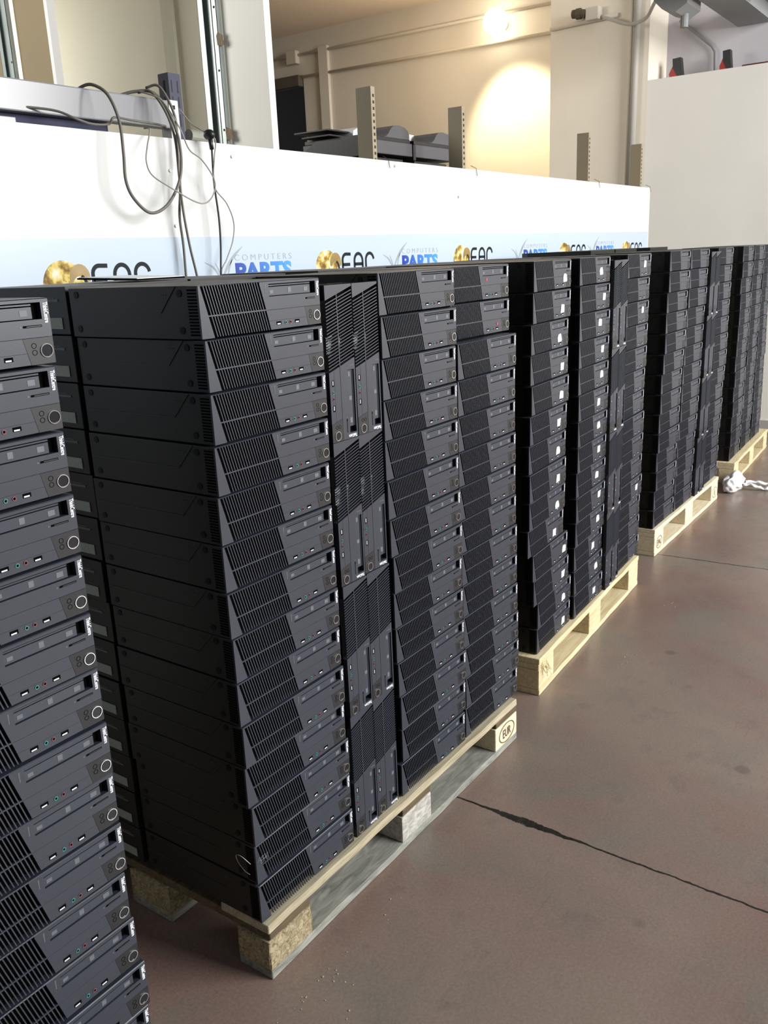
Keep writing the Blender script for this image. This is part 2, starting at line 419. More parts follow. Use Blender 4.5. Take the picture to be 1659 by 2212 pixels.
RADM = mat('inner_radiator', (.30,.36,.37), .35, metal=.4)
bm = bmesh.new()
for k in range(7):
    prism(bm, [(108+k*5.6,12),(111.4+k*5.6,12),(108.4+k*5.6,34-k*1.5),(105+k*5.6,34-k*1.5)], .0126, .0136)
for k in range(6):
    prism(bm, [(112+k*5.6,50),(115.4+k*5.6,50),(111.6+k*5.6,64-k*1.2),(108.2+k*5.6,64-k*1.2)], .0126, .0136)
for v in bm.verts: v.co.z = .0022+v.co.z*.97
RAD = bm_obj('inner_radiator', bm, RADM); C.objects.unlink(RAD)
NUM = ['topmost','second from top','third from top','fourth from top','fifth from top','sixth from top','seventh from top','eighth from top',
       'ninth from top','tenth from top','eleventh from top','third from bottom','second from bottom','bottom one']
def put_pc(matrix, detail, label, group, extra=()):
    r = bpy.data.objects.new('desktop_computer', None); C.objects.link(r); r.empty_display_size = .05
    r.matrix_world = matrix
    for p in PARTS[detail]:
        c = p.copy(); C.objects.link(c); c.parent = r
    for src, dx, dz in extra:
        c = src.copy(); C.objects.link(c); c.parent = r; c.location = (dx, 0, dz)
    tag(r, label, 'computer', group); return r
R_ = math.radians
def flat_mat(frame, x, y, z, jr=0.0):
    return frame @ Matrix.Translation((x, y, z)) @ Matrix.Rotation(jr, 4, 'Z')
def up_mat(frame, x, y, z):
    return frame @ Matrix.Translation((x, y, z+W_)) @ Matrix.Rotation(R_(90), 4, 'Y')
PITCH = .0977; Z0 = .1445
def stack(frame, rights, ys, detail, stackname, group, tags=None, dots=None, pitch=PITCH, n=14, lettered=True):
    for i in range(n):
        rx = rights[i] if i < len(rights) else rights[-1]
        y = ys[i] if isinstance(ys, (list, tuple)) else ys+random.uniform(-.003, .003)
        z = Z0+(n-1-i)*pitch
        ex = []; what = 'black desktop computer'
        if tags and tags[i]:
            ex.append((TAGS[(i*7+len(stackname)) % 6], tags[i][0], tags[i][1])); what = 'paper-tagged black desktop computer'
        if dots and dots[i]:
            ex.append((DOT, dots[i][0], dots[i][1])); what = 'red-dotted black desktop computer'
        jr = random.uniform(-.006, .006)
        put_pc(flat_mat(frame, rx-W_, y, z, jr), detail, '%s, %s, %s' % (what, NUM[i] if n == 14 else ORD(i, n), stackname), group, ex)
def ORD(i, n): return NUM[i]
def tower(frame, x, y, detail, pallet, group, rows=4, gap=.0985, extra=()):
    names = ['top', 'second', 'third', 'bottom']
    for r in range(rows):
        for k in range(2):
            z = Z0+(rows-1-r)*.3375
            dx = (0, .006, .014, .018)[r] if detail == 2 else 0
            put_pc(up_mat(frame, x+k*gap+dx*.3, y+(.002 if k else 0)+random.uniform(-.002,.002), z), detail,
                                      'upright black desktop computer, %s of pair in %s tier, %s' % (('left','right')[k], names[r], pallet), group, ((RAD, 0, 0),) if (detail == 2 and r < 2) else ())
def frame(x, y, deg): return Matrix.Translation((x, y, 0)) @ Matrix.Rotation(R_(deg), 4, 'Z')
I4 = Matrix.Identity(4)

# foreground stack (its pallet is below the picture)
F0X = [-.339,-.342,-.343,-.343,-.345,-.345,-.343,-.344,-.342,-.342,-.348,-.343,-.337,-.340]
stack(I4, F0X, -.04, 2, 'foreground stack cut by left photo edge', 'computers in the foreground stack')
# front pallet
G1 = 'computers on the front pallet'
AX = [.331,.340,.337,.332,.330,.331,.330,.333,.332,.333,.334,.340,.341,.338]
stack(I4, AX, [.0,.004,0,-.002,0,.002,0,0,0,-.003,.003,0,.004,.0], 2, 'left stack on front pallet', G1)
BX = [.881,.882,.881,.883,.884,.883,.885,.892,.893,.896,.899,.904,.905,.893]
stack(I4, [x+.001 for x in BX], .0, 2, 'middle stack on front pallet', G1)
CX_ = [1.262,1.270,1.234,1.231,1.229,1.229,1.229,1.234,1.236,1.239,1.241,1.246,1.248,1.243]
stack(I4, CX_, [.045,.045]+[.004]*12, 2, 'right stack on front pallet', G1,
      dots=[(.205,.0560),(.262,.0270)]+[None]*12)
tower(I4, .3475, .002, 2, 'front pallet', G1)
# second pallet
F2 = frame(1.50, .062, 3.6)
G2 = 'computers on the second pallet'
DX = [.318,.305,.292,.296,.296,.284,.280,.280,.283,.279,.318,.330,.372,.366]
T2 = [(.262,.022),(.242,.020),(.236,.020),(.262,.018),(.248,.020),(.240,.022),(.246,.02),(.242,.018),(.240,.016),(.228,.014),(.285,.022),(.262,.022),(.240,.02),(.246,.022)]
stack(F2, DX, .004, 1, 'left stack on second pallet', G2, tags=T2)
T3 = [(.215,.030),(.250,.034),(.205,.040),(.240,.034),(.240,.036),(.205,.030),(.215,.034),(.225,.034),(.215,.03),(.245,.040),(.240,.038),(.205,.030),(.240,.03),(.215,.03)]
stack(F2, [.724,.726,.727,.729,.731,.733,.733,.734,.734,.733,.731,.729,.727,.724], .0, 1, 'middle stack on second pallet', G2, tags=T3)
T4 = [(.23,.040),None,(.225,.045),None,None,None,None,None,None,None,(.235,.035),None,None,None]
stack(F2, [1.288,1.285,1.281,1.279,1.277,1.276,1.276,1.276,1.277,1.278,1.279,1.280,1.282,1.282], .0, 1, 'right stack on second pallet', G2, tags=T4)
tower(F2, .740, -.012, 1, 'second pallet', G2, gap=.0975)
# third pallet
F3 = frame(3.15, .200, .9)
G3 = 'computers on the third pallet'
def lean(a, b): return [a+(b-a)*i/13.0+random.uniform(-.004, .004) for i in range(14)]
stack(F3, lean(.425, .338), 0, 0, 'left stack on third pallet', G3)
stack(F3, lean(.772, .685), 0, 0, 'middle stack on third pallet', G3)
stack(F3, lean(1.332, 1.262), .006, 0, 'right stack on third pallet', G3)
for r in range(4):
    for k in range(2):
        put_pc(up_mat(F3, (.782,.760,.737,.714)[r]+k*.0985, -.012, Z0+(3-r)*.3375), 0,
               'upright black desktop computer, %s of pair in %s tier, third pallet' % (('left','right')[k], ('top','second','third','bottom')[r]), G3)
# farthest pallet
F4 = frame(4.80, .250, 3.2)
G4 = 'computers on the farthest pallet'
for k, nm in enumerate(('left', 'middle', 'right')):
    stack(F4, lean(.345+k*.366, .340+k*.366), 0, 0, '%s stack on farthest pallet' % nm, G4)

# rows behind, turned to face the white wall
def rear(fr, lefts, ybase, zp, pallet, grp, shown, n=14):
    for s, (x, nm) in enumerate(lefts):
        for i in range(n):
            z = Z0+(n-1-i)*zp
            m = fr @ Matrix.Translation((x+W_+random.uniform(-.003,.003), ybase+D_+random.uniform(-.003,.003)+(.04 if (i < 2 and pallet == 'front pallet' and nm == 'right') else 0), z)) @ Matrix.Rotation(math.pi, 4, 'Z')
            if nm in shown or i == 0:
                lab = 'black desktop computer facing the wall, %s, rear %s stack of %s' % (NUM[i], nm, pallet)
            else:
                lab = 'black desktop computer hidden low in the rear row of %s' % pallet
            put_pc(m, 0, lab, grp, [(LBL, 0, 0)])
rear(I4, [(-.004,'left'),(.336,'middle'),(.855,'right')], .386, .0980, 'front pallet', 'rear row computers on the front pallet', ('left',))
rear(F2, [(0.0,'left'),(.395,'middle'),(.92,'right')], .390, .0977, 'second pallet', 'rear row computers on the second pallet', ())
rear(F3, [(.06,'left'),(.41,'middle'),(.98,'right')], .390, .0990, 'third pallet', 'rear row computers on the third pallet', ())

# ---------------------------------------------------------------- pallets
def ring_stamp(parent, cx, cz, rx, rz, y, text, mtl, tw, th):
    bm = bmesh.new(); n = 36; R0 = []; R1 = []
    for i in range(n):
        a = 2*math.pi*i/n
        R0.append(bm.verts.new((cx+rx*math.cos(a), y, cz+rz*math.sin(a)))); R1.append(bm.verts.new((cx+(rx-.003)*math.cos(a), y, cz+(rz-.003)*math.sin(a))))
    for i in range(n): bm.faces.new((R0[i], R0[(i+1)%n], R1[(i+1)%n], R1[i]))
    t = text_bm(text, tw, th, .0002)
    for v in t.verts: v.co = (cx-tw/2+v.co.x, y+v.co.y, cz-th/2+v.co.z)
    merge(bm, t)
    return bm_obj('burnt_stamp', bm, mtl, parent)
def pallet(fr, length, label, deck, block, front_over=.015, stamp=None, frontblocks=None, runner=None, inset=0.0, strm=None):
    root = empty('wooden_pallet'); root.matrix_world = fr
    L = length; y0 = -front_over; dep = .80
    rnd = random.Random(len(label)+int(L*1000))
    def board(name, x0, x1, ya, yb, za, zb, m, wob=.0015):
        bm = bmesh.new(); nx = max(1, int((x1-x0)/.08)) if (x1-x0) > (yb-ya) else 1
        secs = []
        for i in range(nx+1):
            x = x0+(x1-x0)*i/nx; d = [rnd.uniform(-wob, wob) for _ in range(3)]
            secs.append([bm.verts.new(v) for v in ((x,ya+d[0],za),(x,ya+d[0]+d[1],zb),(x,yb+d[2],zb),(x,yb+d[2],za))])
        bm.faces.new(secs[0]); bm.faces.new(secs[-1][::-1])
        for a, b in zip(secs, secs[1:]):
            for k in range(4): bm.faces.new((a[k], a[(k+1)%4], b[(k+1)%4], b[k]))
        bmesh.ops.recalc_face_normals(bm, faces=bm.faces[:])
        bmesh.ops.bevel(bm, geom=[e for e in bm.edges if e.calc_face_angle(0) > .8], offset=.0018, segments=1, affect='EDGES')
        return bm_obj(name, bm, m, root)
    for ya, yb in ((0,.145),(.183,.283),(.3275,.4725),(.517,.617),(.655,.80)):
        board('deck_board', (0 if ya == 0 else inset), L, y0+ya, y0+yb, .122, .144, deck)
    for xc in (.0725, L/2, L-.0725):
        board('stringer_board', xc-.0725+(.006 if inset else 0), xc+.0725, y0+.002, y0+dep-.002, .100, .1218, strm or deck, .0)
    rm = runner or deck
    for ya, yb in ((0,.10),(.3275,.4725),(.70,.80)):
        board('bottom_runner', 0, L, y0+ya, y0+yb, 0.0005, .022, rm)
    fb = frontblocks or [block]*3
    for r, (ya, yb) in enumerate(((.001,.10),(.3275,.4725),(.70,.799))):
        for c, xc in enumerate((.0725, L/2, L-.0725)):
            m_ = fb[c] if r == 0 else block
            bm = bmesh.new(); box(bm, xc-.0725, xc+.0725, y0+ya, y0+yb, .0222, .0998, 0, .004)
            if m_ is W_CHIP:
                bmesh.ops.subdivide_edges(bm, edges=bm.edges[:], cuts=3, use_grid_fill=True)
                for v in bm.verts:
                    v.co += Vector((rnd.uniform(-.0015,.0015), rnd.uniform(-.0018,.0010), 0))
            b_ = bm_obj('spacer_block', bm, m_, root)
            if r == 0 and stamp:
                for (col, txt, mk, tw) in stamp:
                    if col == c: ring_stamp(b_, xc+.002, .060, .046 if len(txt) > 3 else .052, .033, y0+ya-.0012, txt, mk, tw, .030)
    tag(root, label, 'pallet', 'wooden pallets under the computer stacks')
    return root
pallet(frame(-1.57, -.055, 0), 1.2, 'wooden pallet under the foreground stack at left photo edge', W_OLD, W_OLD)
pallet(frame(.003, 0, 0), 1.2, 'worn pallet with grey weathered runner and chipboard corner block', W_OLD, W_CHIP,
       stamp=[(2, 'EUR', INK, .052)], frontblocks=[W_CHIP, W_WHITE, W_PALE], runner=W_GREY, inset=.028, strm=W_SHADED)
pallet(F2, 1.235, 'yellowish pine pallet, second from the camera, frayed left corner', W_NEW, W_NEW)
pallet(F3, 1.235, 'pale pine pallet with round burnt stamp on left block', W_PALE, W_PALE,
       stamp=[(0, 'EPAL', INK, .060), (2, 'E', INK, .02)], frontblocks=[W_PALE, W_PALE, W_PALE])
pallet(frame(4.77, .265, 3.2), 1.235, 'pine pallet farthest away beside the far wall', W_NEW, W_NEW, front_over=.06)
# frayed fibres at the second pallet's corner
bm = bmesh.new(); rr = random.Random(3)
for k in range(16):
    p = Vector((1.503+rr.uniform(0,.05), .040, .118+rr.uniform(-.02,.01)))
    q = p+Vector((rr.uniform(-.012,.022), -rr.uniform(.004,.018), -rr.uniform(.006,.036)))
    tube(bm, [p, (p+q)/2+Vector((rr.uniform(-.004,.004),0,.003)), q], .0011, 4)
o = tag(bm_obj('wood_splinters', bm, W_NEW), 'frayed wood fibres on the second pallet corner', 'splinters'); o['kind'] = 'stuff'
bm = bmesh.new()
for k in range(46):
    cx, cy = [(.12,-.10),(.30,-.085),(-.01,-.09),(.08,-.17),(1.9,-.1),(2.6,-.05)][rr.randrange(6)]
    x = cx+rr.gauss(0,.05); y = cy-abs(rr.gauss(0,.035)); s = rr.uniform(.0008,.0024)
    if y > -.03: continue
    box(bm, x, x+s*rr.uniform(1,2.6), y, y+s, 0, s*.7)
o = tag(bm_obj('wood_crumbs', bm, W_OLD), 'pale wood crumbs on the floor by the pallets', 'crumbs'); o['kind'] = 'stuff'

# clear plastic film end and tape stuck at front pallet's left stack
FILM = mat('clear_film', (.42,.43,.45), .25, spec=.8)
bm = bmesh.new()
tube(bm, catmull([(-.004,.012,.300),(-.012,.030,.318),(-.010,.048,.312),(-.004,.050,.290),(-.003,.034,.274),(-.003,.018,.270)]), .0007, 6)
for k in range(7):
    tube(bm, catmull([(.002+k*.004,-.004,.306+.004*math.sin(k*2)),(.006+k*.004,-.008,.314+.005*math.cos(k*3)),(.011+k*.0035,-.005,.300+.004*math.sin(k*5))]), .0004, 5)
tag(bm_obj('film_scrap', bm, FILM), 'curled scrap of clear film on the left stack low down', 'plastic film')

# ---------------------------------------------------------------- white bag on the floor between third and farthest pallets
BAGM = mat('white_plastic_bag', (.82,.83,.85), .35)
def bag():
    root = empty('plastic_bag', (4.645, .175, 0))
    from mathutils import noise as nz
    bm = bmesh.new(); bmesh.ops.create_icosphere(bm, subdivisions=4, radius=1)
    for v in bm.verts:
        d = v.co.normalized(); f = 1+.30*nz.noise(d*1.8)+.16*nz.noise(d*4)+.035*nz.noise(d*10)
        v.co = Vector((d.x*.13*f, d.y*.055*f, max(0.0, .052+d.z*.062*f)))
    bm_obj('bag_body', bm, BAGM, root, True)
    bm = bmesh.new()
    pts = catmull([(.02,-.055,.03),(.03,-.10,.035),(.05,-.165,.012),(.10,-.205,.008),(.155,-.185,.012),(.13,-.120,.03),(.07,-.06,.04)], 8)
    prev = None
    for i, p in enumerate(pts):
        a = 1.7+.6*math.sin(i*.7); ring = [bm.verts.new(p+Vector(q)) for q in ((.012*a,.010,.0),(-.012*a,-.006,.001),(-.010*a,-.008,.010+.01*math.sin(i)),(.011*a,.009,.009))]
        if prev:
            for k in range(4): bm.faces.new((prev[k], prev[(k+1)%4], ring[(k+1)%4], ring[k]))
        prev = ring
    for v in bm.verts: v.co.z = max(v.co.z, .001)
    bm_obj('bag_handle', bm, BAGM, root, True)
    tag(root, 'crumpled white plastic bag on the floor between two pallets', 'bag')
bag()

# ---------------------------------------------------------------- banner strip printed along the white partition
BAN = mat('banner_pale_blue', (.47,.555,.65), .26)
ban = empty('printed_banner', (0, 1.1485, 0))
bm = bmesh.new(); box(bm, -1.2, 5.64, -.0016, 0, 1.10, 1.636); bm_obj('banner_sheet', bm, BAN, ban)
DARK = mat('banner_black_ink', (.010,.013,.016), .6, spec=.2)
GREYI = mat('banner_grey_ink', (.30,.34,.37), .4)
def gold_mat():
    m = bpy.data.materials.new('banner_gold_print'); m.use_nodes = True; nt = m.node_tree; b = nt.nodes['Principled BSDF']
    tc = nt.nodes.new('ShaderNodeTexCoord'); n = nt.nodes.new('ShaderNodeTexNoise'); n.inputs['Scale'].default_value = 26; n.inputs['Detail'].default_value = 4
    nt.links.new(tc.outputs['Object'], n.inputs['Vector'])
    r = nt.nodes.new('ShaderNodeValToRGB'); e = r.color_ramp.elements; r.color_ramp.interpolation = 'EASE'
    e[0].position = .36; e[0].color = (.16,.09,.02,1); e[1].position = .66; e[1].color = (.78,.72,.58,1)
    k = e.new(.50); k.color = (.62,.48,.13,1); k = e.new(.45); k.color = (.36,.24,.05,1)
    nt.links.new(n.outputs['Fac'], r.inputs[0]); nt.links.new(r.outputs[0], b.inputs['Base Color']); b.inputs['Roughness'].default_value = .55; b.inputs['Specular IOR Level'].default_value = .25
    return m
GOLD = gold_mat(); GOLD2 = mat('banner_gold_dark', (.30,.20,.06), .3, noise=.7, nscale=18)
def blue_mat():
    m = bpy.data.materials.new('banner_blue_ink'); m.use_nodes = True; nt = m.node_tree; b = nt.nodes['Principled BSDF']
    tc = nt.nodes.new('ShaderNodeTexCoord'); sp = nt.nodes.new('ShaderNodeSeparateXYZ'); nt.links.new(tc.outputs['Generated'], sp.inputs[0])
    r = nt.nodes.new('ShaderNodeValToRGB'); e = r.color_ramp.elements
    e[0].color = (.012,.035,.32,1); e[1].color = (.07,.33,.78,1); nt.links.new(sp.outputs[0], r.inputs[0]); nt.links.new(r.outputs[0], b.inputs['Base Color'])
    b.inputs['Roughness'].default_value = .3; return m
BLUE = blue_mat()
def ribbon(bm, pts, wd, y0=-.0022, y1=-.0014):
    P = [Vector((p[0], 0, p[1])) for p in pts]
    prev = None
    for i, p in enumerate(P):
        d = (P[min(i+1, len(P)-1)]-P[max(i-1, 0)]).normalized(); nrm = Vector((-d.z, 0, d.x))
        w_ = wd(i/(len(P)-1)) if callable(wd) else wd
        a = p+nrm*w_/2; b = p-nrm*w_/2
        sec = [bm.verts.new((a.x,y0,a.z)), bm.verts.new((b.x,y0,b.z)), bm.verts.new((b.x,y1,b.z)), bm.verts.new((a.x,y1,a.z))]
        if prev:
            for k in range(4): bm.faces.new((prev[k], prev[(k+1)%4], sec[(k+1)%4], sec[k]))
        else: bm.faces.new(sec)
        prev = sec
    bm.faces.new(prev[::-1])
def arc(cx, cz, rx, rz, a0, a1, n=9):
    return [(cx+rx*math.cos(R_(a0+(a1-a0)*i/n)), cz+rz*math.sin(R_(a0+(a1-a0)*i/n))) for i in range(n+1)]
def eac_logo(x, zt=1.560):
    """gold globe and the letters E A C"""
    bm = bmesh.new(); disc(bm, x+.070, zt-.058, .072, -.0022, -.0014, 40); g = bm_obj('globe_print', bm, GOLD, ban)
    bm = bmesh.new(); ribbon(bm, arc(x+.128, zt-.058, .032, .042, 170, 10, 12), lambda t: .010+.026*math.sin(math.pi*t), -.0026, -.0022)
    bm_obj('globe_swoosh', bm, GOLD2, ban)
    bm = bmesh.new(); ribbon(bm, arc(x+.118, zt-.070, .033, .042, 62, -30, 8), .009, -.0030, -.0026); bm_obj('letter_sliver', bm, DARK, ban)
    h = .092; t = .0130; zb = zt-h; e = x+.171
    bm = bmesh.new()
    ribbon(bm, [(e+.062, zt-t/2)]+arc(e+.030, zt-.030, .025, .0245, 90, 180)+arc(e+.030, zb+.030, .025, .0245, 180, 270)+[(e+.062, zb+t/2)], t)
    ribbon(bm, [(e+.006, zt-h*.52),(e+.056, zt-h*.52)], t)
    bm_obj('letter_e', bm, DARK, ban)
    a = e+.082; bm = bmesh.new()
    ribbon(bm, [(a+.005, zb)]+arc(a+.034, zt-.036, .029, .031, 180, 0, 12)+[(a+.063, zb)], t)
    ribbon(bm, [(a+.006, zt-h*.52),(a+.062, zt-h*.52)], t)
    bm_obj('letter_a', bm, DARK, ban)
    c = e+.164; bm = bmesh.new()
    ribbon(bm, arc(c+.034, zt-.034, .029, .029, 8, 180, 12)+arc(c+.034, zb+.034, .029, .029, 180, 350, 12), t)
    bm_obj('letter_c', bm, DARK, ban)
def parts_logo(x, zt=1.546):
    t = text_bm('COMPUTERS', .312, .0210, .0006, bold=-.012, font_gap=1.5)
    for v in t.verts: v.co += Vector((x, -.0016, zt+.007))
    bm_obj('computers_lettering', t, GREYI, ban)
    t = text_bm('PARTS', .310, .066, .0006, bold=.045)
    for v in t.verts: v.co += Vector((x, -.0016, zt-.066))
    bm_obj('parts_lettering', t, BLUE, ban)
    bm = bmesh.new()
    ribbon(bm, catmull_xz([(x-.075, zt-.066),(x-.045, zt-.020),(x-.005, zt+.022),(x+.045, zt+.056)]), lambda t: .001+.011*math.sin(math.pi*min(1,t*1.0)))
    ribbon(bm, catmull_xz([(x-.070, zt-.066),(x-.085, zt-.040),(x-.110, zt-.012),(x-.150, zt+.006)]), lambda t: .001+.007*math.sin(math.pi*t))
    ribbon(bm, catmull_xz([(x-.045, zt-.066),(x-.035, zt-.030),(x-.022, zt-.002),(x-.012, zt+.014)]), lambda t: .001+.005*math.sin(math.pi*t))
    ribbon(bm, catmull_xz([(x-.068, zt-.066),(x-.080, zt-.030),(x-.098, zt+.002)]), lambda t: .001+.005*math.sin(math.pi*t))
    bm_obj('blade_print', bm, GREYI, ban)
def catmull_xz(p): return [(v.x, v.z) for v in catmull([(a, 0, b) for a, b in p], 6)]
for x, z in ((.473,1.560),(1.728,1.566),(2.812,1.568),(4.070,1.563),(5.118,1.562)): eac_logo(x, z)
for x, z in ((1.268,1.545),(2.349,1.546),(3.584,1.548),(4.648,1.551)): parts_logo(x, z)
tag(ban, 'pale blue banner strip with gold globes and blue lettering on white partition', 'banner')

# screws of the partition
SCR = mat('screw_metal', (.5,.5,.48), .4, metal=.6)
for k, (x, z) in enumerate(((1.006,1.845),(1.007,1.672),(2.32,1.925),(1.30,1.905),(2.87,1.81))):
    bm = bmesh.new(); disc(bm, x, z, .0055, 1.146, 1.1498, 12)
    tag(bm_obj('wall_screw', bm, SCR), ('upper screw beside the hanging cables on white partition','lower screw beside the hanging cables above the banner','screw near partition top under the black copiers','screw right of the black plug on white partition','small screw mid-height on white partition right of centre')[k], 'screw', 'screws in the white partition')

# ---------------------------------------------------------------- rack uprights, beam, things above the partition
UPB = mat('rack_beige_paint', (.30,.25,.16), .55)
HOLE = mat('upright_holes', (.02,.018,.015), .8)
upl = ['beige rack upright left of the two black copiers','beige rack upright right of the two black copiers','short beige rack upright near the pillar, left of the pipe','beige rack upright at the partition end, right of the pipe']
for k, (x, zt) in enumerate(((2.259,2.252),(3.038,2.249),(4.660,2.253),(5.640,2.253))):
    r = empty('rack_upright', (x, 1.22, 0))
    bm = bmesh.new()
    box(bm, -.000, .004, 0, .080, 0, zt); box(bm, .004, .030, 0, .004, 0, zt); box(bm, .004, .030, .076, .080, 0, zt)
    z = zt-.03
    while z > 1.9:
        box(bm, .011, .023, -.0006, .001, z-.012, z, 1); z -= .026
    bm_obj('upright_profile', bm, [UPB, HOLE], r)
    tag(r, upl[k], 'rack upright', 'beige rack uprights behind the partition')
    bm = bmesh.new(); tube(bm, [Vector((x+.022,1.185,1.968)), Vector((x+.012,1.147,1.951)), Vector((x+.014,1.143,1.915))], .0014, 5)
    tag(bm_obj('wire_tie', bm, HOLE), 'thin wire hanging from the foot of '+('rack upright left of copiers','rack upright right of copiers','rack upright near the pillar','rack upright at partition end')[k], 'wire', 'wires at the rack uprights')
UPU = mat('rack_blue_paint', (.003,.0045,.036), .5)
r = empty('blue_rack_upright', (1.118, 1.235, 0))
bm = bmesh.new()
box(bm, 0, .003, 0, .050, 0, 2.165); box(bm, .003, .052, 0, .003, 0, 2.165); box(bm, .049, .052, .003, .050, 0, 2.165)
for z in (2.02,2.075,2.125):
    box(bm, .010, .014, -.0006, .002, z-.02, z+.018, 1); box(bm, .036, .040, -.0006, .002, z-.02, z+.018, 1)
    box(bm, -.0006, .002, .02, .028, z-.02, z+.018, 1)
bm_obj('upright_profile', bm, [UPU, HOLE], r)
tag(r, 'dark blue slotted rack upright at the end of the white beam', 'rack upright')
GLW = mat('white_beam_gloss', (.22,.225,.235), .2)
r = empty('rack_beam', (-1.6, 1.19, 1.982))
bm = bmesh.new(); box(bm, 0, 2.665, 0, .04, 0, .086, 0, .004); bm_obj('beam_box', bm, GLW, r)
bm = bmesh.new(); box(bm, 2.665, 2.705, -.003, .045, -.055, .088, 0, .002)
for z in (.06,.03,0,-.03): box(bm, 2.680, 2.690, -.0042, -.002, z, z+.012, 1)
bm_obj('beam_end_plate', bm, [mat('end_plate_white', (.66,.66,.64), .45), HOLE], r)
tag(r, 'glossy white rack beam running to the blue upright', 'rack beam')

CABG = mat('grey_cable', (.13,.12,.10), .5); CABL = mat('light_grey_cable', (.30,.29,.26), .5); CABK = mat('black_cable', (.01,.01,.01), .4)
def cable(name, pts, r, m, label):
    bm = bmesh.new(); tube(bm, catmull(pts, 6), r, 8); tag(bm_obj(name, bm, m, smooth=True), label, 'cable')
cable('power_cable', [(.728,1.23,2.055),(.735,1.20,2.072),(.749,1.165,2.075),(.764,1.12,2.044),(.771,1.09,1.969),(.765,1.08,1.878),(.762,1.08,1.799),(.786,1.08,1.747),(.844,1.08,1.707),(.913,1.08,1.729),(.971,1.08,1.793),(.995,1.08,1.864),(.999,1.09,1.948),(.992,1.12,2.028),(.975,1.16,2.078),(.94,1.20,2.082),(.90,1.235,2.07)], .0049, CABG, 'thick grey cable hanging in a wide loop over the white beam')
cable('power_cable', [(.951,1.20,2.080),(.968,1.16,2.080),(.985,1.12,2.02),(.996,1.10,1.936),(.998,1.1,1.824),(1.0,1.1,1.724),(1.014,1.1,1.607),(1.037,1.1,1.48),(1.045,1.1,1.30)], .0042, CABG, 'grey cable dropping straight behind the stacks, right strand')
cable('power_cable', [(.985,1.20,2.098),(1.008,1.16,2.098),(1.028,1.125,2.01),(1.026,1.125,1.91),(1.012,1.115,1.796),(.996,1.115,1.700),(1.0,1.115,1.608),(.998,1.115,1.48),(1.0,1.115,1.30)], .0042, CABG, 'grey cable dropping straight behind the stacks, left strand')
cable('thin_cable', [(.943,1.20,2.085),(.962,1.13,2.06),(.975,1.10,2.03),(.994,1.07,1.963),(1.025,1.07,1.903),(1.072,1.07,1.878),(1.123,1.08,1.837),(1.138,1.08,1.801),(1.12,1.08,1.763),(1.074,1.07,1.74),(1.013,1.06,1.745),(.92,1.06,1.783),(.868,1.08,1.819),(.859,1.09,1.859),(.877,1.10,1.903),(.93,1.14,1.962),(.96,1.20,1.975)], .0023, CABL, 'thin pale cable looped across the two hanging strands')
cable('thin_cable', [(1.12,1.20,2.05),(1.13,1.16,2.000),(1.138,1.12,1.975),(1.175,1.10,1.949),(1.165,1.1,1.89),(1.144,1.09,1.83),(1.158,1.1,1.787),(1.205,1.1,1.743),(1.231,1.1,1.682),(1.219,1.1,1.62),(1.181,1.1,1.558),(1.147,1.1,1.505),(1.14,1.1,1.35)], .0022, CABL, 'thin pale cable running down beside the black cord')
cable('slack_cable', [(.45,1.235,2.0),(.589,1.16,1.990),(.641,1.12,1.966),(.696,1.12,1.957),(.756,1.12,1.962),(.786,1.13,1.984),(.874,1.16,1.988),(1.005,1.16,1.983),(1.05,1.2,1.985)], .0036, CABG, 'slack cable sagging just below the white beam')
r = empty('plug_and_cord', (1.150, 1.10, 1.96))
bm = bmesh.new(); bmesh.ops.create_uvsphere(bm, u_segments=16, v_segments=10, radius=.017)
for v in bm.verts: v.co = Vector((v.co.x, v.co.y*1.3, v.co.z))
tube(bm, [Vector((.002,0,-.010)), Vector((.005,0,-.030)), Vector((.007,0,-.046))], .0075, 10)
bm_obj('plug_body', bm, CABK, r, True)
bm = bmesh.new(); tube(bm, catmull([(.007,0,-.040),(.004,0,-.10),(.003,0,-.159),(.011,0,-.263),(.008,0,-.355),(-.004,0,-.463),(-.006,0,-.60)]), .0034, 8); bm_obj('cord', bm, CABK, r, True)
tag(r, 'round black plug with black cord hanging on the partition', 'plug')
# clutter under the beam
DBLUE = mat('dark_blue_cloth', (.012,.014,.05), .7); DGR = mat('dark_grey_plastic', (.02,.02,.022), .5)
bm = bmesh.new(); box(bm, .42, .84, 1.225, 1.45, 1.80, 1.99, 0, .012)
tag(bm_obj('storage_bin', bm, DBLUE), 'dark blue bin in the gap under the white beam', 'bin')
bm = bmesh.new(); box(bm, .26, .40, 1.225, 1.40, 1.80, 2.0, 0, .008)
tag(bm_obj('equipment_box', bm, DGR), 'black box in the gap left of the blue bin', 'box')
bm = bmesh.new(); box(bm, -.6, .50, 1.205, 1.222, 1.80, 1.968, 0, .002)
tag(bm_obj('shelf_lip', bm, GLW), 'light grey shelf edge just above the partition, far left', 'shelf')
bm = bmesh.new(); tube(bm, [Vector((1.19,1.24,1.975)), Vector((1.29,1.24,1.972))], .021, 14); tag(bm_obj('grey_socket', bm, mat('socket_grey', (.25,.25,.21), .6, noise=.3, nscale=40)), 'grey tubular cable socket between blue upright and black plug', 'socket')

